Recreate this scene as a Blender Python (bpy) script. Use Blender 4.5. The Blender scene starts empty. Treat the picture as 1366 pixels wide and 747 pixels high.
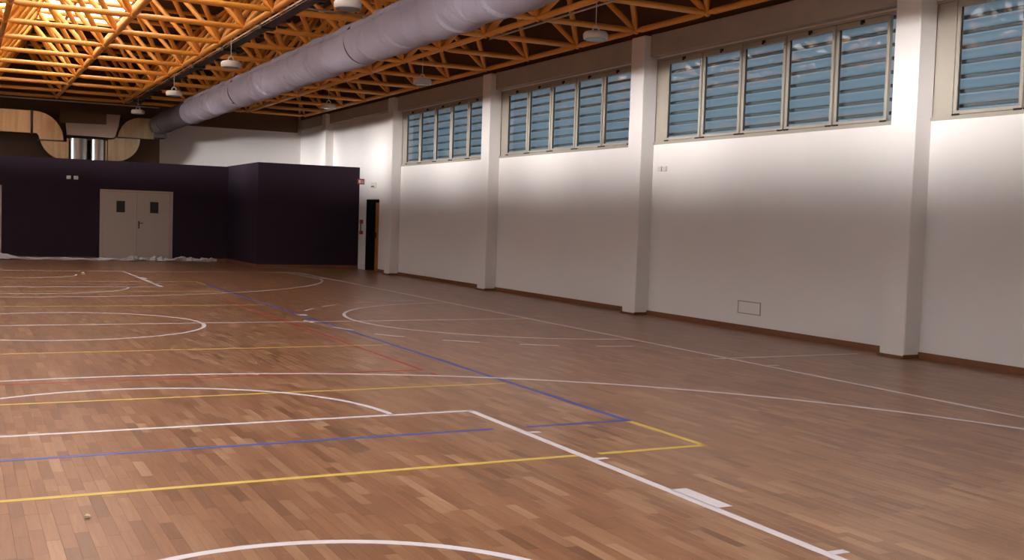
import bpy, bmesh, math, random
from mathutils import Vector, Matrix
random.seed(7)
PI = math.pi
S = bpy.context.scene
COL = S.collection

# ------------------------------------------------------------------ camera
CAM_F = 1449.65                      # focal length in pixels of a 1366 px wide frame
YAW, PITCH, ROLL = 0.4734816, -0.0530220, 0.0320674
CAM = Vector((0.0, 0.0, 1.6))
fwd = Vector((math.sin(YAW)*math.cos(PITCH), math.cos(YAW)*math.cos(PITCH), math.sin(PITCH)))
rgt = Vector((math.cos(YAW), -math.sin(YAW), 0.0))
up = rgt.cross(fwd)
cr, sr = math.cos(ROLL), math.sin(ROLL)
R_, U_ = cr*rgt + sr*up, -sr*rgt + cr*up
cam_data = bpy.data.cameras.new('camera')
cam_data.sensor_fit = 'HORIZONTAL'
cam_data.sensor_width = 36.0
cam_data.lens = CAM_F/1366*36.0
cam_data.clip_end = 300
cam = bpy.data.objects.new('camera', cam_data)
COL.objects.link(cam)
cam.matrix_world = Matrix(((R_.x, U_.x, -fwd.x, CAM.x), (R_.y, U_.y, -fwd.y, CAM.y), (R_.z, U_.z, -fwd.z, CAM.z), (0, 0, 0, 1)))
S.camera = cam

def to_px(v):
    q = Vector(v) - CAM
    d = q.dot(fwd)
    if d < .1:
        return None
    return 683 + CAM_F*q.dot(R_)/d, 373.5 - CAM_F*q.dot(U_)/d, d

# ------------------------------------------------------------------ sky, lights, exposure
world = bpy.data.worlds.new('sky')
S.world = world
world.use_nodes = True
bg = world.node_tree.nodes['Background']
wn, wk = world.node_tree.nodes, world.node_tree.links
w_tc = wn.new('ShaderNodeTexCoord')
w_sep = wn.new('ShaderNodeSeparateXYZ')
w_ramp = wn.new('ShaderNodeValToRGB')              # ground below the horizon, even sky above it
w_ramp.color_ramp.elements[0].position, w_ramp.color_ramp.elements[0].color = .48, (.16, .14, .11, 1)
w_ramp.color_ramp.elements[1].position, w_ramp.color_ramp.elements[1].color = .54, (.70, .85, 1.0, 1)
w_map = wn.new('ShaderNodeMapRange')
w_map.inputs['From Min'].default_value = -1
wk.new(w_tc.outputs['Generated'], w_sep.inputs[0])
wk.new(w_sep.outputs['Z'], w_map.inputs['Value'])
wk.new(w_map.outputs[0], w_ramp.inputs[0])
wk.new(w_ramp.outputs[0], bg.inputs['Color'])
bg.inputs['Strength'].default_value = 1.5

def area(name, loc, rot, sx, sy, power, color, spread=180):
    l = bpy.data.lights.new(name, 'AREA')
    l.shape = 'RECTANGLE'
    l.size, l.size_y = sx, sy
    l.energy = power
    l.color = color
    l.spread = math.radians(spread)
    o = bpy.data.objects.new(name, l)
    COL.objects.link(o)
    o.location = loc
    o.rotation_euler = rot
    return o

# daylight over the rooflight, and slanting daylight through the window band of the left wall
area('daylight_rooflight', (1.27, 13.5, 7.3), (0, 0, 0), 5.0, 39.0, 3550, (1.0, 0.92, 0.84), 130)
for k in range(9):
    area('daylight_left_window', (-9.6, -11.0 + k*5.1, 3.32), (0, -PI/2, math.radians(22)), .85, 5.4, 42, (1.0, 0.97, 0.95), 8)
area('daylight_left_windows_wide', (-8.75, 12.0, 3.85), (0, -PI/2, 0), 1.45, 44.0, 140, (0.95, 0.96, 1.0), 150)

S.view_settings.view_transform = 'Standard'
S.view_settings.look = 'None'
S.view_settings.exposure = 0.0
S.view_settings.gamma = 1.0
S.view_settings.use_curve_mapping = False

# ------------------------------------------------------------------ helpers
def lin(r, g, b):
    f = lambda c: (c/255/12.92) if c/255 <= .04045 else ((c/255+.055)/1.055)**2.4
    return (f(r), f(g), f(b), 1)

def mat(name, color, rough=.6, metal=0.0, spec=.5, noise=None, bump=0.0, bscale=40, coat=0, stretch=None):
    """principled surface; noise = (scale, amount) gives a faint procedural tone variation"""
    m = bpy.data.materials.new(name)
    m.use_nodes = True
    n, l = m.node_tree.nodes, m.node_tree.links
    b = n['Principled BSDF']
    b.inputs['Base Color'].default_value = color
    b.inputs['Roughness'].default_value = rough
    b.inputs['Metallic'].default_value = metal
    b.inputs['Specular IOR Level'].default_value = spec
    b.inputs['Coat Weight'].default_value = coat
    tc = n.new('ShaderNodeTexCoord')
    if noise:
        t = n.new('ShaderNodeTexNoise')
        t.inputs['Scale'].default_value = noise[0]
        t.inputs['Detail'].default_value = 4
        if stretch:
            mp = n.new('ShaderNodeMapping')
            mp.inputs['Scale'].default_value = stretch
            l.new(tc.outputs['Object'], mp.inputs['Vector'])
            l.new(mp.outputs[0], t.inputs['Vector'])
        else:
            l.new(tc.outputs['Object'], t.inputs['Vector'])
        mx = n.new('ShaderNodeMix')
        mx.data_type = 'RGBA'
        a = noise[1]
        mx.inputs['A'].default_value = tuple(c*(1-a) for c in color[:3]) + (1,)
        mx.inputs['B'].default_value = tuple(min(1, c*(1+a)) for c in color[:3]) + (1,)
        l.new(t.outputs['Fac'], mx.inputs['Factor'])
        l.new(mx.outputs['Result'], b.inputs['Base Color'])
    if bump:
        t2 = n.new('ShaderNodeTexNoise')
        t2.inputs['Scale'].default_value = bscale
        l.new(tc.outputs['Object'], t2.inputs['Vector'])
        bp = n.new('ShaderNodeBump')
        bp.inputs['Strength'].default_value = bump
        bp.inputs['Distance'].default_value = .01
        l.new(t2.outputs['Fac'], bp.inputs['Height'])
        l.new(bp.outputs['Normal'], b.inputs['Normal'])
    return m

def mesh(name, v, f, smooth=False):
    me = bpy.data.meshes.new(name)
    me.from_pydata([tuple(p) for p in v], [], f)
    me.update()
    if smooth:
        me.shade_smooth()
    return me

def link(name, me, m, parent=None, loc=None):
    o = bpy.data.objects.new(name, me)
    COL.objects.link(o)
    if m is not None and not me.materials:
        me.materials.append(m)
    if parent:
        o.parent = parent
    if loc is not None:
        o.location = loc
    return o

class MB:
    """collects shapes into one mesh"""
    def __init__(s):
        s.v, s.f = [], []
    def add(s, v, f):
        k = len(s.v)
        s.v += [tuple(p) for p in v]
        s.f += [tuple(i+k for i in q) for q in f]
        return s
    def box(s, x0, x1, y0, y1, z0, z1):
        v = [(x, y, z) for z in (z0, z1) for y in (y0, y1) for x in (x0, x1)]
        return s.add(v, [(0, 2, 3, 1), (4, 5, 7, 6), (0, 1, 5, 4), (2, 6, 7, 3), (0, 4, 6, 2), (1, 3, 7, 5)])
    def bevel_box(s, x0, x1, y0, y1, z0, z1, w):
        bm = bmesh.new()
        bmesh.ops.create_cube(bm, size=1)
        for q in bm.verts:
            q.co = Vector(((x0+x1)/2+q.co.x*(x1-x0), (y0+y1)/2+q.co.y*(y1-y0), (z0+z1)/2+q.co.z*(z1-z0)))
        bmesh.ops.bevel(bm, geom=bm.edges[:], offset=w, segments=1, affect='EDGES', clamp_overlap=True)
        bm.verts.index_update()
        s.add([q.co[:] for q in bm.verts], [[q.index for q in g.verts] for g in bm.faces])
        bm.free()
        return s
    def lathe(s, prof, n=16, base=Matrix(), cap=True):
        """prof: list of (radius, height) along +z"""
        v, f = [], []
        for r, h in prof:
            for i in range(n):
                a = 2*PI*i/n
                v.append(base @ Vector((r*math.cos(a), r*math.sin(a), h)))
        for j in range(len(prof)-1):
            for i in range(n):
                f.append((j*n+i, j*n+(i+1) % n, (j+1)*n+(i+1) % n, (j+1)*n+i))
        if cap:
            f.append(tuple(reversed(range(n))))
            f.append(tuple(range((len(prof)-1)*n, len(prof)*n)))
        return s.add(v, f)
    def tube(s, a, b, r, n=8):
        a, b = Vector(a), Vector(b)
        d = b-a
        M = Matrix.Translation(a) @ d.to_track_quat('Z', 'Y').to_matrix().to_4x4()
        return s.lathe([(r, 0), (r, d.length)], n, M)
    def prism_xz(s, pts, y0, y1):
        """closed outline in x,z extruded along y"""
        n = len(pts)
        v = [(x, y0, z) for x, z in pts] + [(x, y1, z) for x, z in pts]
        f = [tuple(range(n)), tuple(reversed(range(n, 2*n)))]
        f += [(i, n+i, n+(i+1) % n, (i+1) % n) for i in range(n)]
        return s.add(v, f)
    def build(s, name, m, parent=None, smooth=False, loc=None):
        me = mesh(name, s.v, s.f, False)
        bm = bmesh.new()
        bm.from_mesh(me)
        bmesh.ops.recalc_face_normals(bm, faces=bm.faces[:])
        bm.to_mesh(me)
        bm.free()
        if smooth:
            me.shade_smooth()
            try:
                me.set_sharp_from_angle(angle=math.radians(40))
            except Exception:
                pass
        return link(name, me, m, parent, loc)

def tag(o, label=None, cat=None, group=None, kind=None):
    if label: o['label'] = label
    if cat: o['category'] = cat
    if group: o['group'] = group
    if kind: o['kind'] = kind
    return o

def thing(name, label, cat, loc=(0, 0, 0), group=None, kind=None):
    o = bpy.data.objects.new(name, None)
    o.empty_display_size = .2
    COL.objects.link(o)
    o.location = loc
    return tag(o, label, cat, group, kind)

def struct(o):
    o['kind'] = 'structure'
    return o

# ------------------------------------------------------------------ materials
M_wall = mat('white_plaster', lin(227, 222, 219), .75, spec=.25, noise=(1.3, .03), bump=.05, bscale=90)
M_beam = mat('grey_concrete', lin(172, 160, 150), .85, spec=.2, noise=(3, .10), bump=.15, bscale=30)
M_dark = mat('dark_purple_paint', lin(42, 30, 41), .75, spec=.2, noise=(1.5, .08))
M_deck = mat('brown_roof_deck', lin(98, 74, 54), .8, spec=.2, noise=(2, .15))
M_base = mat('brown_wood_skirting', lin(120, 74, 44), .45, noise=(9, .2))
M_orange = mat('orange_gloss_paint', lin(236, 162, 68), .30, spec=.5, noise=(6, .06))
M_frame = mat('grey_beige_window_frame', lin(160, 152, 140), .45, spec=.4)
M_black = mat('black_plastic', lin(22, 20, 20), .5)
M_white_p = mat('white_plastic', lin(208, 204, 198), .45)
M_fabric = mat('grey_duct_fabric', lin(160, 155, 170), .8, spec=.2, noise=(7, .07), bump=.25, bscale=14)
M_wall_shade = mat('far_wall_shade', lin(122, 100, 86), .85, spec=.2, noise=(2, .12))  # far wall tone with the shade round the ducts put into the colour
M_ductend = mat('dull_grey_duct', lin(94, 86, 90), .55, metal=.3, noise=(5, .2))
M_galv = mat('galvanised_steel', lin(205, 188, 155), .27, metal=.85, noise=(2.2, .45), bump=.5, bscale=5, stretch=(4, 4, .25))
M_steel = mat('polished_steel', lin(168, 162, 156), .24, metal=1.0)
M_plaster_br = mat('brown_grey_panel', lin(158, 134, 120), .8, spec=.2, noise=(2, .06))
M_door = mat('grey_white_door_paint', lin(168, 155, 144), .5, noise=(2, .03))
M_brown_door = mat('brown_wood_door', lin(170, 105, 48), .45, noise=(8, .2))
M_sheet = mat('white_plastic_sheeting', lin(205, 196, 196), .45, noise=(12, .08))
M_red = mat('red_sign', lin(140, 44, 36), .5)
M_tray = mat('black_cable_tray', lin(40, 36, 36), .45)
M_alu = mat('bare_aluminium', lin(190, 188, 186), .3, metal=.7)
M_lens = mat('lamp_lens', lin(150, 165, 175), .2, noise=(60, .4))
M_crumb = mat('pale_crumb', lin(190, 175, 140), .8)
M_line_w = mat('white_court_paint', lin(200, 192, 197), .4, noise=(5, .06))
M_line_b = mat('blue_court_paint', lin(62, 76, 150), .4, noise=(5, .08))
M_line_y = mat('yellow_court_paint', lin(198, 168, 76), .4, noise=(5, .08))
M_line_r = mat('red_court_paint', lin(150, 46, 34), .4, noise=(5, .08))
M_slab = mat('floor_joint', lin(104, 72, 50), .7)

def glass_mat():
    m = bpy.data.materials.new('window_glass')
    m.use_nodes = True
    n, l = m.node_tree.nodes, m.node_tree.links
    n.remove(n['Principled BSDF'])
    tr = n.new('ShaderNodeBsdfTransparent')
    tr.inputs['Color'].default_value = (.86, .92, .95, 1)
    gl = n.new('ShaderNodeBsdfGlossy')
    gl.inputs['Roughness'].default_value = .03
    fr = n.new('ShaderNodeLayerWeight')          # same on both faces of the thin pane
    fr.inputs['Blend'].default_value = .5
    pw = n.new('ShaderNodeMath')
    pw.operation = 'POWER'
    pw.inputs[1].default_value = 4
    l.new(fr.outputs['Facing'], pw.inputs[0])
    ma = n.new('ShaderNodeMath')
    ma.operation = 'MULTIPLY_ADD'
    ma.inputs[1].default_value = .9
    ma.inputs[2].default_value = .04
    l.new(pw.outputs[0], ma.inputs[0])
    mx = n.new('ShaderNodeMixShader')
    l.new(ma.outputs[0], mx.inputs[0])
    l.new(tr.outputs[0], mx.inputs[1])
    l.new(gl.outputs[0], mx.inputs[2])
    l.new(mx.outputs[0], n['Material Output'].inputs[0])
    return m
M_glass = glass_mat()

def two_sided(name, color, trans_col, k, clear=0.0):
    """sheet that lets diffuse light through (k) and some straight through (clear)"""
    m = bpy.data.materials.new(name)
    m.use_nodes = True
    n, l = m.node_tree.nodes, m.node_tree.links
    b = n['Principled BSDF']
    b.inputs['Base Color'].default_value = color
    b.inputs['Roughness'].default_value = .4
    t = n.new('ShaderNodeBsdfTranslucent')
    t.inputs['Color'].default_value = trans_col
    mx = n.new('ShaderNodeMixShader')
    mx.inputs[0].default_value = k
    l.new(b.outputs[0], mx.inputs[1])
    l.new(t.outputs[0], mx.inputs[2])
    out = mx
    if clear:
        c = n.new('ShaderNodeBsdfTransparent')
        m2 = n.new('ShaderNodeMixShader')
        m2.inputs[0].default_value = clear
        l.new(mx.outputs[0], m2.inputs[1])
        l.new(c.outputs[0], m2.inputs[2])
        out = m2
    l.new(out.outputs[0], n['Material Output'].inputs[0])
    return m
M_blade = two_sided('blue_grey_louvre', lin(70, 74, 74), (.86, .91, .94, 1), .68)
M_blade_shade = mat('louvre_shade_band', lin(112, 108, 104), .35)  # dark tone for the painted shade along the blade tops
M_edge_glint = two_sided('louvre_edge_glint', lin(200, 210, 215), (.95, .98, 1, 1), .85)  # pale translucent tone for the highlight along the blade feet
M_poly = two_sided('rooflight_sheet', (.9, .9, .9, 1), (.9, .9, .9, 1), .8, .4)

def wood(name, per_object):
    m = bpy.data.materials.new(name)
    m.use_nodes = True
    n, l = m.node_tree.nodes, m.node_tree.links
    b = n['Principled BSDF']
    b.inputs['Roughness'].default_value = .29
    b.inputs['Specular IOR Level'].default_value = .62
    if per_object:
        src = n.new('ShaderNodeObjectInfo').outputs['Random']
    else:
        src = n.new('ShaderNodeNewGeometry').outputs['Random Per Island']
    rp = n.new('ShaderNodeValToRGB')
    e = rp.color_ramp.elements
    e[0].position, e[0].color = 0.0, lin(108, 73, 50)
    e[1].position, e[1].color = 1.0, lin(162, 124, 94)
    for p, c in ((.10, lin(123, 84, 58)), (.5, lin(136, 94, 65)), (.90, lin(146, 108, 79))):
        q = e.new(p)
        q.color = c
    l.new(src, rp.inputs[0])
    tc = n.new('ShaderNodeTexCoord')
    mp = n.new('ShaderNodeMapping')
    mp.inputs['Scale'].default_value = (55, 3.2, 1)
    ad = n.new('ShaderNodeVectorMath')
    ad.operation = 'ADD'
    sc = n.new('ShaderNodeMath')
    sc.operation = 'MULTIPLY'
    sc.inputs[1].default_value = 40
    l.new(src, sc.inputs[0])
    l.new(tc.outputs['Object'], ad.inputs[0])
    l.new(sc.outputs[0], ad.inputs[1])
    l.new(ad.outputs[0], mp.inputs['Vector'])
    t = n.new('ShaderNodeTexNoise')
    t.inputs['Scale'].default_value = 1
    t.inputs['Detail'].default_value = 5
    t.inputs['Distortion'].default_value = .4
    l.new(mp.outputs[0], t.inputs['Vector'])
    r2 = n.new('ShaderNodeValToRGB')
    r2.color_ramp.elements[0].position, r2.color_ramp.elements[0].color = .3, (.80, .78, .76, 1)
    r2.color_ramp.elements[1].position, r2.color_ramp.elements[1].color = .75, (1.12, 1.12, 1.12, 1)
    l.new(t.outputs['Fac'], r2.inputs[0])
    mx = n.new('ShaderNodeMix')
    mx.data_type = 'RGBA'
    mx.blend_type = 'MULTIPLY'
    mx.inputs['Factor'].default_value = 1
    l.new(rp.outputs[0], mx.inputs['A'])
    l.new(r2.outputs[0], mx.inputs['B'])
    l.new(mx.outputs['Result'], b.inputs['Base Color'])
    return m
M_plank = wood('oak_strip', True)
M_planks = wood('oak_strip_field', False)

# ------------------------------------------------------------------ floor
XR = 11.18                      # inner face of the right wall
XL = -8.64
YF = 39.1                       # far wall
PIL = [4.06 - 6.267, 4.06, 10.33, 16.6, 22.87, 29.13, 35.4]
floor = struct(MB().box(XL-.3, XR+1.6, -6.3, YF+.3, -.25, -.0012).build('floor', M_slab))

def plank_mesh(L, w=.068, g=.0003):
    c = .0006
    a, b = w/2-g, L/2-g
    v = [(-a, -b, -.0007), (a, -b, -.0007), (a, b, -.0007), (-a, b, -.0007)]
    v += [(-a+c*s, -b+c*t, 0) for s, t in ((1, 1),)] + [(a-c, -b+c, 0), (a-c, b-c, 0), (-a+c, b-c, 0)]
    f = [(4, 5, 6, 7), (0, 1, 5, 4), (1, 2, 6, 5), (2, 3, 7, 6), (3, 0, 4, 7)]
    return v, f
LENS = (.30, .36, .42, .50)
PW = .068
cand = []
x = -2.4
while x < XR - .02:
    y = 2.2 - random.random()*.5
    while y < YF - .3:
        L = random.choice(LENS)
        cand.append((x + PW/2, y + L/2, L))
        y += L
    x += PW
def in_view(c):
    q = to_px((c[0], c[1], 0))
    return q and -20 < q[0] < 1386 and q[1] < 765
vis = sorted([c for c in cand if in_view(c)], key=lambda c: to_px((c[0], c[1], 0))[2])
near = set(vis[:300])
pm = {}
for L in LENS:
    v, f = plank_mesh(L)
    pm[L] = mesh('plank', v, f)
    pm[L].materials.append(M_plank)
fv, ff = [], []
for c in cand:
    lift = random.uniform(-.0003, .0003)
    if c in near:
        link('plank', pm[c[2]], None, floor, (c[0], c[1], lift))
    else:
        v, f = plank_mesh(c[2])
        k = len(fv)
        fv += [(p[0]+c[0], p[1]+c[1], p[2]+lift) for p in v]
        ff += [tuple(i+k for i in q) for q in f]
pf = link('plank_field', mesh('plank_field', fv, ff), M_planks, floor)
pf['kind'] = 'stuff'

# painted court lines: thin films of paint lying on the planks
HW = .026
LINE = {'w': ('white_line', M_line_w, .0016), 'b': ('blue_line', M_line_b, .0013), 'y': ('yellow_line', M_line_y, .0011), 'r': ('red_line', M_line_r, .0009)}
LBL = {'b': 'blue painted court line', 'y': 'yellow painted court line', 'r': 'thin dark red painted court line', 'w': 'white painted court line'}
def strip(pts, c, w=HW, closed=False):
    nm, m, z = LINE[c]
    P = [Vector((p[0], p[1], 0)) for p in pts]
    n = len(P)
    v, f = [], []
    for i in range(n):
        a = P[(i-1) % n] if (closed or i > 0) else P[i]
        b = P[(i+1) % n] if (closed or i < n-1) else P[i]
        t = (b-a).normalized()
        s = Vector((-t.y, t.x, 0))*w
        v += [(P[i]+s)[:2]+(z,), (P[i]-s)[:2]+(z,), (P[i]+s)[:2]+(-.0002,), (P[i]-s)[:2]+(-.0002,)]
    for i in range(n if closed else n-1):
        j = (i+1) % n
        f += [(4*i, 4*i+1, 4*j+1, 4*j), (4*i, 4*j, 4*j+2, 4*i+2), (4*i+1, 4*i+3, 4*j+3, 4*j+1)]
    if not closed:
        f += [(0, 2, 3, 1), (4*n-4, 4*n-3, 4*n-1, 4*n-2)]
    o = link(nm, mesh(nm, v, f), m, floor)
    o['label'] = LBL[c]
    return o
def arc(cx, cy, r, a0, a1, c, n=64, w=HW):
    full = abs(a1-a0) >= 359.9
    pts = [(cx+r*math.cos(math.radians(a0+(a1-a0)*i/n)), cy+r*math.sin(math.radians(a0+(a1-a0)*i/n))) for i in range(n if full else n+1)]
    return strip(pts, c, w, full)
CX, CY = 1.27, 16.0
def mir(y): return 2*CY - y
# basketball: side line, end lines, centre line and circle
strip([(8.54, 2.13), (8.54, 29.87)], 'w')
strip([(-6.0, 2.16), (8.54, 2.16)], 'w')
strip([(-6.0, 29.84), (8.54, 29.84)], 'w')
strip([(-6.0, CY), (8.54, CY)], 'w')
arc(CX, CY, 1.90, 0, 360, 'w', 96)
for s in (0, 1):
    Y = (lambda y: y) if s == 0 else mir
    k = 1 if s == 0 else -1
    strip([(3.87, Y(2.16)), (3.87, Y(8.25))], 'w', .03)
    strip([(-1.33, Y(2.16)), (-1.33, Y(8.25))], 'w', .03)
    strip([(-1.35, Y(8.25)), (3.895, Y(8.25))], 'w')
    arc(CX, Y(8.25), 1.90, 0, 180*k, 'w')                     # free throw semicircle
    arc(CX, Y(3.83), 1.31, 0, 180*k, 'w', w=.028)              # no-charge arc
    a = math.degrees(math.acos(6.96/7.12))
    arc(CX, Y(3.83), 7.12, k*a, k*(180-a), 'w', 96)           # three point arc
    strip([(8.23, Y(2.16)), (8.23, Y(3.83+7.12*math.sin(math.radians(a))))], 'w')
    for yy in (7.25, 6.28, 4.02):
        strip([(3.895, Y(yy)), (4.0, Y(yy))], 'w')
    strip([(3.95, Y(4.93)), (3.95, Y(5.38))], 'w', .058)       # neutral zone block
# transverse court at the side line: solid goal arc, dashed arc, penalty mark
arc(8.72, CY+.1, 3.2, 93, 267, 'w')
for a in (100.2, 115.4, 131.8, 146.8, 178.2, 193.5, 208.5, 224.0, 238.8, 253.2):
    arc(8.72, CY+.1, 3.88 if a < 170 else 4.05 if a > 205 else 3.96, a, a+7.2, 'w', 8, w=.024)
strip([(4.90, 17.05), (5.03, 17.05)], 'w', .10)
strip([(8.33, 10.72), (10.72, 10.72)], 'w')
strip([(8.54, 10.02), (8.74, 10.02)], 'w')
# blue court
strip([(-6, 7.46), (3.70, 7.46)], 'b')
strip([(3.99, 7.46), (4.955, 7.46)], 'b')
strip([(4.93, 7.46), (4.93, mir(7.46))], 'b', .03)
strip([(-6, mir(7.46)), (4.955, mir(7.46))], 'b')
# yellow court
strip([(-6, 6.42), (3.86, 6.42)], 'y')
strip([(4.02, 6.42), (4.955, 6.42)], 'y')
strip([(4.93, 6.42), (4.93, 7.42)], 'y')
strip([(4.93, mir(7.42)), (4.93, mir(6.42))], 'y')
for yy in (9.59, 12.92):
    strip([(-6, yy), (4.88, yy)], 'y', .022)
    strip([(-6, mir(yy)), (4.88, mir(yy))], 'y', .022)
strip([(-6, mir(6.42)), (4.955, mir(6.42))], 'y')
# red court
strip([(-1.9, 10.66), (4.44, 10.66)], 'r', .027)
strip([(4.42, 10.66), (4.42, 21.3)], 'r', .027)
strip([(4.42, 10.26), (4.42, 10.42)], 'r', .022)

# ------------------------------------------------------------------ walls
ZS, ZT = 3.09, 4.60            # window band
wr = MB()
wr.box(XR, XR+.35, -6.3, PIL[5]+1.49, 0, ZS)                       # below the windows, up to the doorway
wr.box(XR, XR+.35, 31.80, YF+.3, 0, ZS)
wr.box(XR, XR+.35, PIL[5]+1.49, 31.80, 2.16, ZS)                   # over the doorway
wr.box(XR, XR+.35, PIL[5], YF+.3, ZS, ZT)                          # blind bays at the far end
wr.box(XR, XR+.35, -6.3, YF+.3, ZT, 6.66)
for i in range(0, 5):
    wr.box(XR, XR+.35, PIL[i]-.13, PIL[i]+.13, ZS, ZT)
wall_right = struct(wr.build('wall_right', M_wall))
for i, yp in enumerate(PIL):
    MB().bevel_box(10.9, XR+.02, yp-.21, yp+.21, 0, 5.0, .012).build('pilaster', M_wall, wall_right)
for i in range(len(PIL)):
    y1 = PIL[i+1]-.21 if i < len(PIL)-1 else YF
    MB().bevel_box(11.03, XR+.01, PIL[i]+.21, y1, 4.63 if i < 5 else 4.68, 5.02, .01).build('beam', M_beam, wall_right)
# access hatch flush with the plaster and its frame lines
hb = MB()
for a in ((13.28, 13.30, .27, .46), (13.82, 13.84, .27, .46)):
    hb.box(XR-.006, XR+.004, a[0], a[1], a[2], a[3])
hb.box(XR-.006, XR+.004, 13.28, 13.84, .265, .28)
hb.box(XR-.006, XR+.004, 13.28, 13.84, .455, .47)
hb = hb.build('access_hatch', M_beam, wall_right)
MB().box(XR-.003, XR+.004, 13.3, 13.82, .28, .455).build('hatch_cover', M_wall, hb)

wf = MB().box(XL-.3, XR+.35, YF, YF+.3, 0, 6.66)
wall_far = struct(wf.build('wall_far', M_wall))
MB().box(XL, 6.22, YF-.02, YF+.01, 3.0, 4.60).build('wall_shade_panel', M_wall_shade, wall_far)  # added darker panel, its colour stands in for the ducts' shadow on the wall
MB().box(XL, 11.03, YF-.15, YF+.01, 4.60, 6.66).build('upper_beam', M_deck, wall_far)
MB().box(XR-.06, XR+.01, -6.3, YF-.15, 5.02, 6.66).build('upper_panel', M_deck, wall_right)
wl = MB().box(XL-.3, XL, -6.3, 40.5, 0, ZS).box(XL-.3, XL, -6.3, 40.5, ZT+.05, 6.66)
struct(wl.build('wall_left', M_wall))
struct(MB().box(XL-.3, XR+.35, -6.6, -6.3, 0, 6.66).build('wall_back', M_wall))
# skirting along the right wall, wrapped round the pilasters
sk = MB()
for i, yp in enumerate(PIL[:6]):
    y1 = PIL[i+1]-.21 if i < 5 else 30.6
    sk.box(XR-.022, XR+.002, yp+.21, y1, -.002, .085)
    sk.box(10.888, XR, yp+.21, yp+.222, -.002, .05)
    sk.box(10.888, XR, yp-.222, yp-.21, -.002, .05)
    sk.box(10.88, 10.9, yp-.222, yp+.222, -.002, .035)
struct(sk.build('baseboard_right', M_base))

# dark painted low block: far face, side face and front face
BX0, BX1, BY0, BY1, BZ = 8.0, 11.17, 32.42, 36.4, 3.15
wb = MB().box(XL, BX0, BY1, BY1+.2, 0, 3.13)
wall_block = struct(wb.build('wall_block_far', M_dark))
struct(MB().box(BX0, BX1, BY0, BY0+.2, 0, BZ).box(BX0, BX0+.2, BY0+.2, BY1+.2, 0, BZ).build('wall_block_right', M_dark))
struct(MB().box(XL, BX0, BY1+.2, 40.2, 3.0, 3.10).box(BX0+.2, BX1, BY0+.2, YF, 3.0, 3.10).build('ceiling_block', M_plaster_br))
struct(MB().box(XL, 3.9, BY1-.02, BY1, 0, .09).box(6.33, BX0-.02, BY1-.02, BY1, 0, .09).build('baseboard_far', M_base))
struct(MB().box(BX0-.02, BX1, BY0-.02, BY0, 0, .10).box(BX0-.02, BX0, BY0, BY1-.02, 0, .10).build('baseboard_block', M_base))

# double door in the dark wall
d1 = thing('door_1', None, None, (5.12, BY1, 0), kind='structure')
for s in (-1, 1):
    fr = MB().box(s*1.06-.05, s*1.06+.05, -.05, .02, 0, 2.23)
    fr.build('door_frame', M_door, d1)
MB().box(-1.01, 1.01, -.05, .02, 2.17, 2.23).build('door_frame', M_door, d1)
for s in (-1, 1):
    a, b = (.004, 1.005) if s > 0 else (-1.005, -.004)
    c = -.49 if s < 0 else .53
    lf = MB().box(a, c-.13, -.035, .015, .008, 2.165).box(c+.13, b, -.035, .015, .008, 2.165)
    lf.box(c-.13, c+.13, -.035, .015, .008, 1.52).box(c-.13, c+.13, -.035, .015, 1.88, 2.165)
    lf = lf.build('door_leaf', M_door, d1)
    MB().box(c-.13, c+.13, -.018, -.012, 1.52, 1.88).build('vision_pane', M_black, lf)
    e = MB()
    for q in ((c-.15, c-.13, 1.5, 1.9), (c+.13, c+.15, 1.5, 1.9), (c-.13, c+.13, 1.5, 1.52), (c-.13, c+.13, 1.88, 1.9)):
        e.box(q[0], q[1], -.042, -.03, q[2], q[3])
    e.build('pane_bead', M_door, lf)
    if s > 0:
        h = MB().box(.045, .085, -.05, -.035, 1.02, 1.26).tube((.065, -.05, 1.19), (.065, -.09, 1.19), .011)
        h.box(.055, .19, -.1, -.08, 1.18, 1.205)
        h.build('handle', M_black, lf)
    for z in (.3, 1.85):
        MB().tube((s*1.008, -.055, z), (s*1.008, -.055, z+.12), .012).build('hinge', M_door, lf)
# door whose edge shows at the left
d3 = thing('door_3', None, None, (.15, BY1, 0), kind='structure')
MB().box(-1.06, -.96, -.05, .02, 0, 2.23).box(.96, 1.06, -.05, .02, 0, 2.23).box(-.96, .96, -.05, .02, 2.17, 2.23).build('door_frame', M_door, d3)
for a, b in ((-.955, -.004), (.004, .955)):
    MB().bevel_box(a, b, -.035, .015, .008, 2.165, .004).build('door_leaf', M_door, d3)
# doorway in the right wall, black reveal and half-open brown leaf
d2 = thing('door_2', None, None, (XR, 31.2, 0), kind='structure')
MB().box(.02, .36, .595, .605, 0, 2.16).box(.02, .36, -.605, -.595, 0, 2.16).box(.02, .36, -.6, .6, 2.15, 2.165).build('door_reveal', M_black, d2)
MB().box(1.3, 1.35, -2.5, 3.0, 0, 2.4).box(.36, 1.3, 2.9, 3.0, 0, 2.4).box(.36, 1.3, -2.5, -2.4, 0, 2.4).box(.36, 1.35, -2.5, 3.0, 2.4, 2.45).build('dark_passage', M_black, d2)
lf = MB().bevel_box(.02, .065, -.585, -.22, .01, 2.06, .004).build('door_leaf', M_brown_door, d2)
MB().box(-.02, .02, -.32, -.27, 1.0, 1.16).build('handle', M_black, lf)

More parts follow.
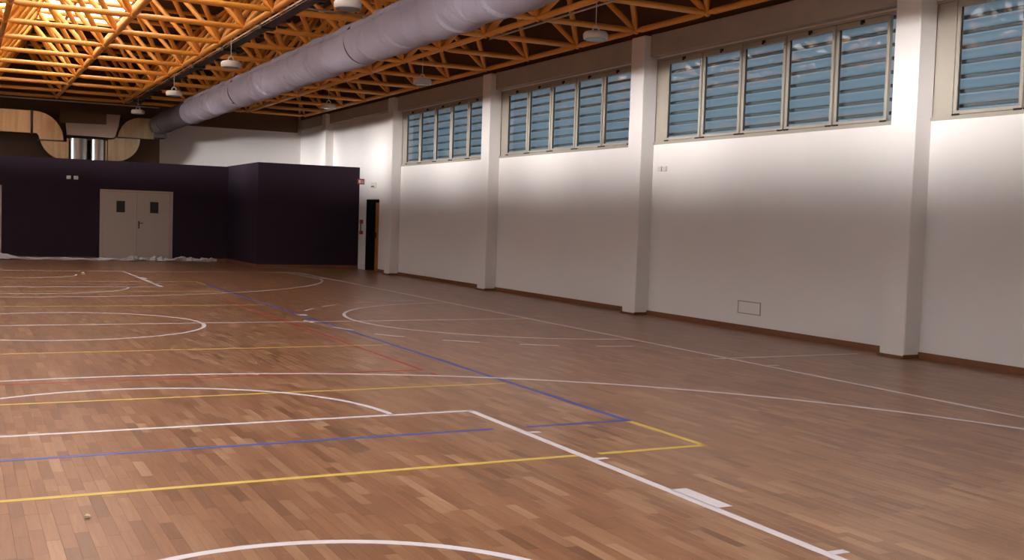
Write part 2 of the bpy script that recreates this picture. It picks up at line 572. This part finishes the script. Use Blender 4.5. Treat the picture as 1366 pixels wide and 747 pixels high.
# ------------------------------------------------------------------ windows and their outside louvres
SP, SW, GW = 1.04, .985, .92
blade_v = []
def casement_window(n, yp0, yp1):
    y_hi, y_lo = yp1-.47, yp0+.15
    w = thing('window_%d' % n, None, None, (XR, 0, 0), kind='structure')
    m = MB().box(.0, .09, y_lo, yp1-.13, ZS, ZS+.035).box(.0, .09, y_lo, yp1-.13, ZT-.035, ZT)
    m.box(.0, .09, yp1-.16, yp1-.13, ZS+.035, ZT-.035)
    m.build('frame', M_frame, w)
    MB().box(.035, .05, y_hi-.03, yp1-.45+.28, ZS+.035, ZT-.035).build('side_panel', M_frame, w)
    MB().box(-.015, .02, y_lo, yp1-.2, ZS-.02, ZS+.02).build('sill', M_frame, w)
    y = y_hi - .05
    for k in range(5):
        a, b = y-SP+.02, y-.02
        z0, z1 = ZS+.04, ZT-.04
        t = .05
        s = MB().bevel_box(.0, .06, a, b, z0, z0+t, .006).bevel_box(.0, .06, a, b, z1-.085, z1, .006)
        s.bevel_box(.0, .06, a, a+t, z0+t, z1-.085, .006).bevel_box(.0, .06, b-t, b, z0+t, z1-.085, .006)
        s = s.build('sash', M_frame, w)
        MB().box(.03, .036, a+t-.004, b-t+.004, z0+t-.004, z1-.081).build('pane', M_glass, s)
        MB().box(.02, .03, b-t-.012, b-t, z0+t, z1-.085).box(.02, .03, a+t, a+t+.012, z0+t, z1-.085).build('gasket', M_black, s)
        c = (a+b)/2
        MB().box(-.025, .005, c-.035, c+.025, z1-.05, z1-.01).box(-.04, -.02, c-.02, c+.01, z1-.075, z1-.02).build('latch', M_black, s)
        for q in (a+.05, b-.05):
            MB().box(-.012, .005, q-.055, q+.055, z0-.012, z0+.012).build('stop', M_black, s)
        y -= SP
    # louvre blades standing outside the glass
    for k in range(9):
        z = ZS-.03 + k*.186
        L = yp1-yp0-.4
        prof = [(.062, -.150), (.036, -.078), (.010, -.002), (-.016, .074), (-.040, .150)]
        nn = len(prof)
        v = [(.22+px, yy, z+pz) for yy in (yp0+.2, yp0+.2+L) for px, pz in prof]
        b_ = link('louvre_blade', mesh('louvre_blade', v, [(i, i+1, nn+i+1, nn+i) for i in range(nn-1)], True), M_blade, w)
        cv = [(-.006, .050), (-.020, .034), (-.022, .018), (-.012, .000), (.002, -.008), (.006, -.008), (.002, .050)]
        MB().prism_xz([(.22+.010+px, z+pz) for px, pz in cv], yp0+.2, yp0+.2+L).build('blade_shade_band', M_blade_shade, b_)  # added dark strip, stands in for shade from the blade above
        MB().box(.278, .286, yp0+.2, yp0+.2+L, z-.158, z-.150).build('blade_edge_glint', M_edge_glint, b_)  # added bright strip, stands in for the glint on the lower edge
n = 1
for i in (4, 3, 2, 1):
    casement_window(n, PIL[i], PIL[i+1])
    n += 1
# bays behind the camera stay glazed with a plain sheet
w5 = thing('window_5', None, None, (XR, 0, 0), kind='structure')
MB().box(.03, .036, -6.0, PIL[1]-.13, ZS, ZT).build('pane', M_glass, w5)

# ------------------------------------------------------------------ roof deck and rooflight
SX0, SX1, SY1 = -1.3, 3.85, 32.2
ZR = 6.66
deck = MB().box(XL-.3, SX0, -6.6, 40.5, ZR, ZR+.12).box(SX1, XR+.35, -6.6, 40.5, ZR, ZR+.12).box(SX0, SX1, SY1, 40.5, ZR, ZR+.12)
struct(deck.build('ceiling', M_deck))
rl = thing('window_6', None, None, (0, 0, ZR), kind='structure')
pv = mesh('pane', *(lambda b: (b.v, b.f))(MB().box(-.63, .63, -.49, .49, .05, .06)))
pv.materials.append(M_poly)
NP = 38
for i in range(NP):
    for k in range(4):
        link('pane', pv, None, rl, (SX0+.645+k*1.2875, SY1-.53-i*1.02, 0))
MB().box(SX0, SX1, SY1-.04, SY1+.02, -.02, .1).build('glazing_bar', M_orange, rl)
gl_ = mesh('long_bar', *(lambda b: (b.v, b.f))(MB().box(-.04, .04, -6.6, SY1-.04, -.06, .1)))
gl_.materials.append(M_orange)
for k in range(1, 4):
    link('long_bar', gl_, None, rl, (SX0+k*1.2875, 0, 0))
gm = mesh('glazing_bar', *(lambda b: (b.v, b.f))(MB().box(SX0, SX1, -.045, .045, .0, .1)))
gm.materials.append(M_orange)
for i in range(1, NP):
    link('glazing_bar', gm, None, rl, (0, SY1-.02-i*1.02, 0))

# ------------------------------------------------------------------ orange space frame
GX, GY, ZB, HT = 2.01, 2.085, 5.10, 1.42
NX, NY = 7, 13
X0, Y0 = 10.85-6*GX, 16.6-2*GY
sf = thing('space_frame', 'orange tubular steel space frame spanning under the brown roof', 'roof truss', (X0, Y0, ZB))
def member_mesh(L, r, name):
    prof = [(.028, .04), (r, .20), (r, L-.20), (.028, L-.04)]
    b = MB().lathe(prof, 8, cap=False)
    me = mesh(name, b.v, b.f, True)
    me.materials.append(M_orange)
    return me
me_x = member_mesh(GX, .052, 'lower_chord')
me_y = member_mesh(GY, .056, 'lower_chord')
me_d = member_mesh(math.sqrt((GX/2)**2+(GY/2)**2+HT**2), .056, 'diagonal')
me_ux = member_mesh(GX, .048, 'upper_chord')
me_uy = member_mesh(GY, .048, 'upper_chord')
def member(name, me, a, b):
    a, b = Vector(a), Vector(b)
    o = link(name, me, None, sf, a)
    o.rotation_euler = (b-a).to_track_quat('Z', 'Y').to_euler()
nb = MB().lathe([(.03, -.06), (.058, -.03), (.058, .03), (.03, .06)], 8)
me_n = mesh('node', nb.v, nb.f, True)
me_n.materials.append(M_orange)
lo = lambda i, j: (i*GX, j*GY, 0)
hi = lambda i, j: ((i+.5)*GX, (j+.5)*GY, HT)
for i in range(NX):
    for j in range(NY):
        link('node', me_n, None, sf, lo(i, j))
        if i < NX-1: member('lower_chord', me_x, lo(i, j), lo(i+1, j))
        if j < NY-1: member('lower_chord', me_y, lo(i, j), lo(i, j+1))
        if i < NX-1 and j < NY-1:
            link('upper_node', me_n, None, sf, hi(i, j))
            for di in (0, 1):
                for dj in (0, 1):
                    member('diagonal', me_d, lo(i+di, j+dj), hi(i, j))
            if i < NX-2: member('upper_chord', me_ux, hi(i, j), hi(i+1, j))
            if j < NY-2: member('upper_chord', me_uy, hi(i, j), hi(i, j+1))

# ------------------------------------------------------------------ hanging lamps
lamp_spots = [(8.84, 14.67, 'round white hanging lamp between the right windows and the big duct, nearest of its row'),
              (8.84, 21.75, 'round white hanging lamp right of the big duct, second of its row'),
              (8.84, 28.33, 'round white hanging lamp right of the big duct, farthest of its row'),
              (4.82, 14.66, 'round hanging lamp cut by the top of the picture left of the duct'),
              (4.82, 21.9, 'round hanging lamp with the duct just right of it, second of the left row'),
              (4.82, 28.24, 'small round hanging lamp left of the wrapped duct end, third of the left row'),
              (4.82, 34.3, 'small white hanging lamp near the galvanised ducts, farthest of the left row')]
def hanging_lamp(x, y, label):
    cable = .56
    t = thing('hanging_lamp', label, 'lamp', (x, y, 4.48), 'round hanging lamps under the roof frame')
    MB().lathe([(.12, .0), (.185, .005), (.195, .03), (.195, .085), (.17, .115), (.07, .13)], 24).build('housing', M_white_p, t, True)
    MB().lathe([(.165, -.006), (.165, .004)], 24).build('lens', M_lens, t)
    r = MB()
    N = 14
    v, f = [], []
    for i in range(N):
        a = PI*i/(N-1)
        c = Vector((.055*math.cos(a), 0, .13+.085*math.sin(a)))
        d = Vector((math.cos(a), 0, math.sin(a)))
        for u, w_ in ((-.011, -.008), (.011, -.008), (.011, .008), (-.011, .008)):
            v.append(c + d*u + Vector((0, w_, 0)))
    for i in range(N-1):
        for k in range(4):
            f.append((4*i+k, 4*i+(k+1) % 4, 4*i+4+(k+1) % 4, 4*i+4+k))
    r.add(v, f).build('hook', M_white_p, t)
    MB().tube((0, 0, .2), (0, 0, cable), .007, 6).build('cable', M_white_p, t)
for s in lamp_spots:
    hanging_lamp(*s)

# ------------------------------------------------------------------ big fabric-wrapped duct
DX, DZ, DR = 6.09, 4.53, .365
duct = thing('fabric_duct', 'long grey fabric wrapped round duct running under the orange roof frame', 'duct', (DX, 0, DZ))
def hsh(i): return random.Random(i).random()
def fabric_section(y0, y1, seed):
    rnd = random.Random(seed)
    NA, dy = 40, .016
    NYs = max(4, int((y1-y0)/dy))
    folds = [(rnd.uniform(y0, y1), rnd.uniform(.018, .032), rnd.uniform(.025, .05)*rnd.choice((1, 1, -1)), rnd.uniform(-.35, .35), rnd.uniform(2.6, 4.2), rnd.uniform(.5, 1.1)) for _ in range(int((y1-y0)*3.0)+2)]
    v, f = [], []
    for j in range(NYs+1):
        y = y0 + (y1-y0)*j/NYs
        e = min(y-y0, y1-y)
        pinch = -.022*math.exp(-(e/.05)**2)
        for i in range(NA):
            a = 2*PI*i/NA
            r = DR + pinch
            r += .010*math.sin(3*y+2*a+seed) + .006*math.sin(7.3*y-3*a)
            r -= .045*math.exp(-((a-2.5)/.11)**2)          # long crease along the upper flank
            r += .014*math.exp(-((a-2.05)/.22)**2)
            for (fy, fw, fa, sl, ac, aw) in folds:
                dyy = y - fy - sl*(a-ac)
                if abs(dyy) < .16:
                    r += fa*math.exp(-(dyy/fw)**2)*math.exp(-((a-ac)/aw)**2)
            v.append((r*math.cos(a), y, r*math.sin(a)))
    for j in range(NYs):
        for i in range(NA):
            f.append((j*NA+i, j*NA+(i+1) % NA, (j+1)*NA+(i+1) % NA, (j+1)*NA+i))
    b = MB().add(v, f)
    o = b.build('fabric_section', M_fabric, duct, False)
    o.data.shade_smooth()
SEAMS = [3.0, 10.2, 17.65, 26.4, 32.75]
for k in range(len(SEAMS)-1):
    fabric_section(SEAMS[k]+.004, SEAMS[k+1]-.004, 11+k)
rg = Matrix.Rotation(-PI/2, 4, 'X')
for y in SEAMS[1:]:
    MB().lathe([(DR-.03, -.02), (DR-.012, -.012), (DR-.012, .012), (DR-.03, .02)], 32, Matrix.Translation((0, y, 0)) @ rg).build('seam_band', M_ductend, duct, True)
MB().lathe([(DR-.03, 0), (DR-.02, .03), (DR-.02, 4.1), (DR-.05, 4.15)], 32, Matrix.Translation((0, 32.78, 0)) @ rg).build('rigid_end', M_ductend, duct, True)
for y in (10.3, 14.5, 18.7, 22.9, 27.0, 31.2):
    MB().tube((-.1, y, DR-.05), (-.1, y, .50), .008, 6).build('hanger', M_alu, duct)

# ------------------------------------------------------------------ cable tray and conduits
TX = 4.96
tr = thing('cable_tray', 'black cable tray with bright metal edge under an orange roof chord', 'cable tray', (TX, 0, 4.99))
MB().box(-.10, .10, 8, 37.0, -.03, -.015).box(.085, .10, 8, 37.2, -.015, .04).build('trough', M_tray, tr)
MB().box(-.115, -.10, 8, 37.0, .005, .03).build('metal_edge', M_alu, tr)
for k in range(9):
    y = 10.35 + k*GY*1.5
    MB().bevel_box(-.12, .16, y-.1, y+.1, -.065, .04, .015).build('bracket', M_tray, tr)
rc = random.Random(3)
cb = MB()
for k in range(4):
    xx = -.05 + k*.035
    yy = 8
    while yy < 36:
        cb.tube((xx+rc.uniform(-.01, .01), yy, 0), (xx+rc.uniform(-.01, .01), yy+1.0, rc.uniform(-.006, .01)), .012, 6)
        yy += 1.0
cb.build('cables', M_black, tr)
for k in range(14):
    y = 11.2 + k*1.9
    MB().box(.10, .19, y-.06, y+.06, -.06, .0).build('junction_box', M_tray, tr)
tag(MB().tube((-1.2, 37.25, 4.97), (5.9, 37.25, 4.97), .022).build('conduit', M_alu), 'thin grey conduit crossing below the far end of the orange frame', 'conduit')
tag(MB().tube((4.95, 18.685, 5.19), (8.8, 18.685, 5.19), .018).build('conduit', M_alu), 'thin pale conduit lying on an orange bar right of the cable tray', 'conduit')
tag(MB().tube((8.90, 12.5, 5.02), (8.90, 18.6, 5.02), .017).build('conduit', M_alu), 'thin pale conduit under the orange chord right of the big duct', 'conduit')

# ------------------------------------------------------------------ galvanised duct and fan unit on the dark block
YD0, YD1 = 38.25, 38.9
def arc_pts(cx, cz, r, a0, a1, n=14):
    return [(cx+r*math.cos(math.radians(a0+(a1-a0)*i/n)), cz+r*math.sin(math.radians(a0+(a1-a0)*i/n))) for i in range(n+1)]
gd = thing('galvanised_duct', 'tan galvanised S shaped duct left of the fan unit above dark wall', 'duct', (0, 0, 0))
MB().box(-3.0, 2.13, YD0, YD1, 3.97, 4.68).build('straight_run', M_galv, gd)
MB().prism_xz([(2.15, 3.97), (2.15, 4.68)] + arc_pts(2.20, 3.80, .88, 86, 0) + [(3.08, 3.78), (2.37, 3.78), (2.34, 3.9), (2.28, 3.97)], YD0, YD1).build('upper_elbow', M_galv, gd)
MB().prism_xz([(2.37, 3.76), (3.08, 3.76), (3.10, 3.74), (3.18, 3.74), (3.18, 3.17)] + arc_pts(3.12, 3.92, .75, 270, 192) , YD0, YD1).build('lower_elbow', M_galv, gd)
for x in (2.11, 2.16):
    MB().box(x-.015, x+.015, YD0-.03, YD1+.03, 3.94, 4.71).build('flange', M_ductend, gd)
MB().box(2.34, 3.11, YD0-.03, YD1+.03, 3.745, 3.785).build('flange', M_ductend, gd)
for k in range(10):
    x = -.4 + k*.25
    MB().box(x-.006, x+.006, YD0-.012, YD0, 4.0, 4.65).build('stiffening_bead', M_galv, gd)
for k in range(3):
    z = 3.36 + k*.13
    MB().box(2.62-.10*k+.05, 3.1, YD0-.014, YD0, z-.012, z+.012).build('stiffening_bead', M_galv, gd)
ge = thing('galvanised_duct', 'duller galvanised duct bending up right of the fan unit to the round duct', 'duct', (0, 0, 0))
MB().prism_xz([(4.45, 3.21), (4.45, 3.90), (4.62, 3.92), (4.72, 4.0), (4.75, 3.98), (5.45, 3.98)] + arc_pts(4.70, 3.96, .75, 0, -90), YD0, YD1).build('lower_elbow', M_galv, ge)
MB().prism_xz([(4.75, 4.0), (5.45, 4.0), (5.9, 4.0), (5.9, 4.68)] + arc_pts(5.48, 3.95, .73, 90, 176), YD0, YD1).build('upper_elbow', M_galv, ge)
MB().box(4.74, 5.46, YD0-.03, YD1+.03, 3.97, 4.01).build('flange', M_ductend, ge)
for x in (5.62, 5.78):
    MB().box(x-.008, x+.008, YD0-.012, YD0, 4.03, 4.66).build('stiffening_bead', M_galv, ge)
MB().box(5.88, 6.3, YD0-.1, YD1+.03, 4.06, 4.75).build('end_box', M_ductend, ge)
MB().lathe([(DR-.03, 0), (DR-.03, 1.1)], 24, Matrix.Translation((6.09, 36.95, 4.5)) @ rg).build('collar', M_ductend, ge, True)
fu = thing('fan_unit', 'shiny steel fan unit between the two galvanised elbows above dark wall', 'fan unit', (3.8, 38.6, 3.1))
for a, b in ((-.54, .03), (.10, .56)):
    pts = []
    N = 12
    for i in range(N+1):
        t = PI*i/N
        pts.append((a+(b-a)*(1-math.cos(t))/2, -.25-.20*math.sin(t)))
    v = [(p[0], p[1], z) for z in (.0, .78) for p in pts] + [(p[0], .4, z) for z in (.0, .78) for p in (pts[0], pts[-1])]
    k = N+1
    f = [(i, i+1, k+i+1, k+i) for i in range(N)]
    f += [tuple(reversed(range(k))) + (2*k, 2*k+1), tuple(range(k, 2*k)) + (2*k+3, 2*k+2)]
    f += [(0, k, 2*k+2, 2*k), (k-1, 2*k+1, 2*k+3, 2*k-1)]
    MB().add(v, f).build('curved_panel', M_steel, fu, True)
MB().box(-.60, .63, -.02, .4, .0, .76).build('casing', M_black, fu)
for x in (-.585, .60):
    MB().box(x-.03, x+.03, -.30, -.02, .0, .76).build('flange', M_galv, fu)
MB().box(-.6, .55, -.34, -.02, .76, .82).build('cover_strip', M_black, fu)
bh = thing('bulkhead_panel', 'brown grey L shaped bulkhead panel hanging over the shiny fan unit', 'panel', (0, 37.9, 0))
MB().prism_xz([(3.12, 4.34), (3.16, 3.96), (4.55, 3.94), (4.62, 3.98), (4.70, 4.25), (4.78, 4.70), (4.36, 4.70), (4.36, 4.36)], 0, .12).build('face', M_plaster_br, bh)
MB().box(2.95, 4.36, .12, .16, 4.34, 4.74).build('recess', M_deck, bh)

# ------------------------------------------------------------------ small wall things
for k, (x, lab) in enumerate(((3.09, 'small white twin spot on the dark wall, left one of the pair'), (3.30, 'small white twin spot on the dark wall, right one of the pair'))):
    t = thing('emergency_light', lab, 'light', (x, BY1, 2.55), 'emergency lights on the dark wall')
    MB().bevel_box(-.065, .065, -.07, 0, -.055, .055, .012).build('case', M_white_p, t)
    MB().bevel_box(-.05, .05, -.078, -.07, -.04, .03, .004).build('lens', M_white_p, t)
sg = thing('fire_sign', 'small red and white sign on white wall beside the dark box', 'sign', (XR, 32.0, 2.70))
MB().box(-.22, -.005, -.012, .0, -.085, .085).build('plate', M_red, sg)
MB().box(-.19, -.12, -.016, -.012, -.05, .05).box(-.10, -.03, -.016, -.012, .01, .03).box(-.10, -.03, -.016, -.012, -.04, -.02).build('pictogram', M_white_p, sg)
MB().box(-.005, .0, -.02, .01, -.09, .09).build('bracket', M_white_p, sg)
es = thing('emergency_light', 'small white emergency light above the dark doorway in the right wall', 'light', (XR, 31.05, 2.58))
MB().bevel_box(-.07, 0, -.16, .16, -.08, .08, .012).build('case', M_white_p, es)
MB().box(-.075, -.07, -.13, .13, -.06, -.02).build('lens', M_ductend, es)
fx = thing('wall_fitting', 'small dark red and black fitting on white wall left of doorway', 'fitting', (XR, 32.05, 1.08))
MB().tube((-.07, 0, .05), (-.07, 0, .40), .018).build('bar', M_black, fx)
MB().bevel_box(-.10, .0, -.04, .04, .33, .45, .01).build('bracket', M_red, fx)
MB().bevel_box(-.10, .0, -.04, .04, .0, .11, .01).build('bracket', M_red, fx)
so = thing('wall_socket', 'small white double box on the upper white wall below the windows', 'socket', (XR, 16.08, 2.63))
MB().bevel_box(-.03, 0, .01, .13, -.045, .045, .006).build('box', M_white_p, so)
MB().bevel_box(-.03, 0, -.13, -.01, -.045, .045, .006).build('box', M_white_p, so)

# crumpled plastic sheet rolled along the foot of the dark wall
def sheet_mesh():
    v, f = [], []
    NXs, NA = 150, 12
    for i in range(NXs+1):
        x = -2.5 + 10.05*i/NXs
        rr = .042 + .004*math.sin(5*x) + .003*math.sin(13*x+1)
        if x > 4.6: rr += .05*abs(math.sin(4.1*x))*random.random() + .005
        if x < 1.6: rr += .06*math.exp(-((x-1.1)/.35)**2)
        if i > NXs-4: rr *= .8
        yc = 35.86 + .05*math.sin(1.1*x) + (.06*math.sin(5*x) if x > 4.5 else 0)
        for k in range(NA):
            a = 2*PI*k/NA
            q = rr*(1 + .22*math.sin(3*a+7*x) + random.uniform(-.12, .12))
            v.append((x, yc + 1.8*q*math.cos(a), max(.002, rr*.95 + q*math.sin(a))))
    for i in range(NXs):
        for k in range(NA):
            f.append((i*NA+k, i*NA+(k+1) % NA, (i+1)*NA+(k+1) % NA, (i+1)*NA+k))
    f += [tuple(reversed(range(NA))), tuple(range(NXs*NA, (NXs+1)*NA))]
    return MB().add(v, f)
tag(sheet_mesh().build('plastic_sheet', M_sheet), 'crumpled white plastic sheet rolled along the foot of the dark wall', 'sheet')
# crumbs of rubbish on the floor
def crumb(name, x, y, r, label, seed):
    rn = random.Random(seed)
    bm = bmesh.new()
    bmesh.ops.create_icosphere(bm, subdivisions=2, radius=r)
    for q in bm.verts:
        q.co *= rn.uniform(.65, 1.15)
        q.co.z = max(-r*.45, q.co.z*.7)
    me = bpy.data.meshes.new(name)
    bm.to_mesh(me)
    bm.free()
    o = link(name, me, M_crumb, None, (x, y, r*.46+.001))
    tag(o, label, 'debris')
crumb('crumb', .61, 5.93, .017, 'tiny pale crumb on the parquet near the yellow line at lower left', 1)
crumb('paper_scrap', 2.75, 28.25, .05, 'tiny white scrap on the far floor left of the lane line', 2)
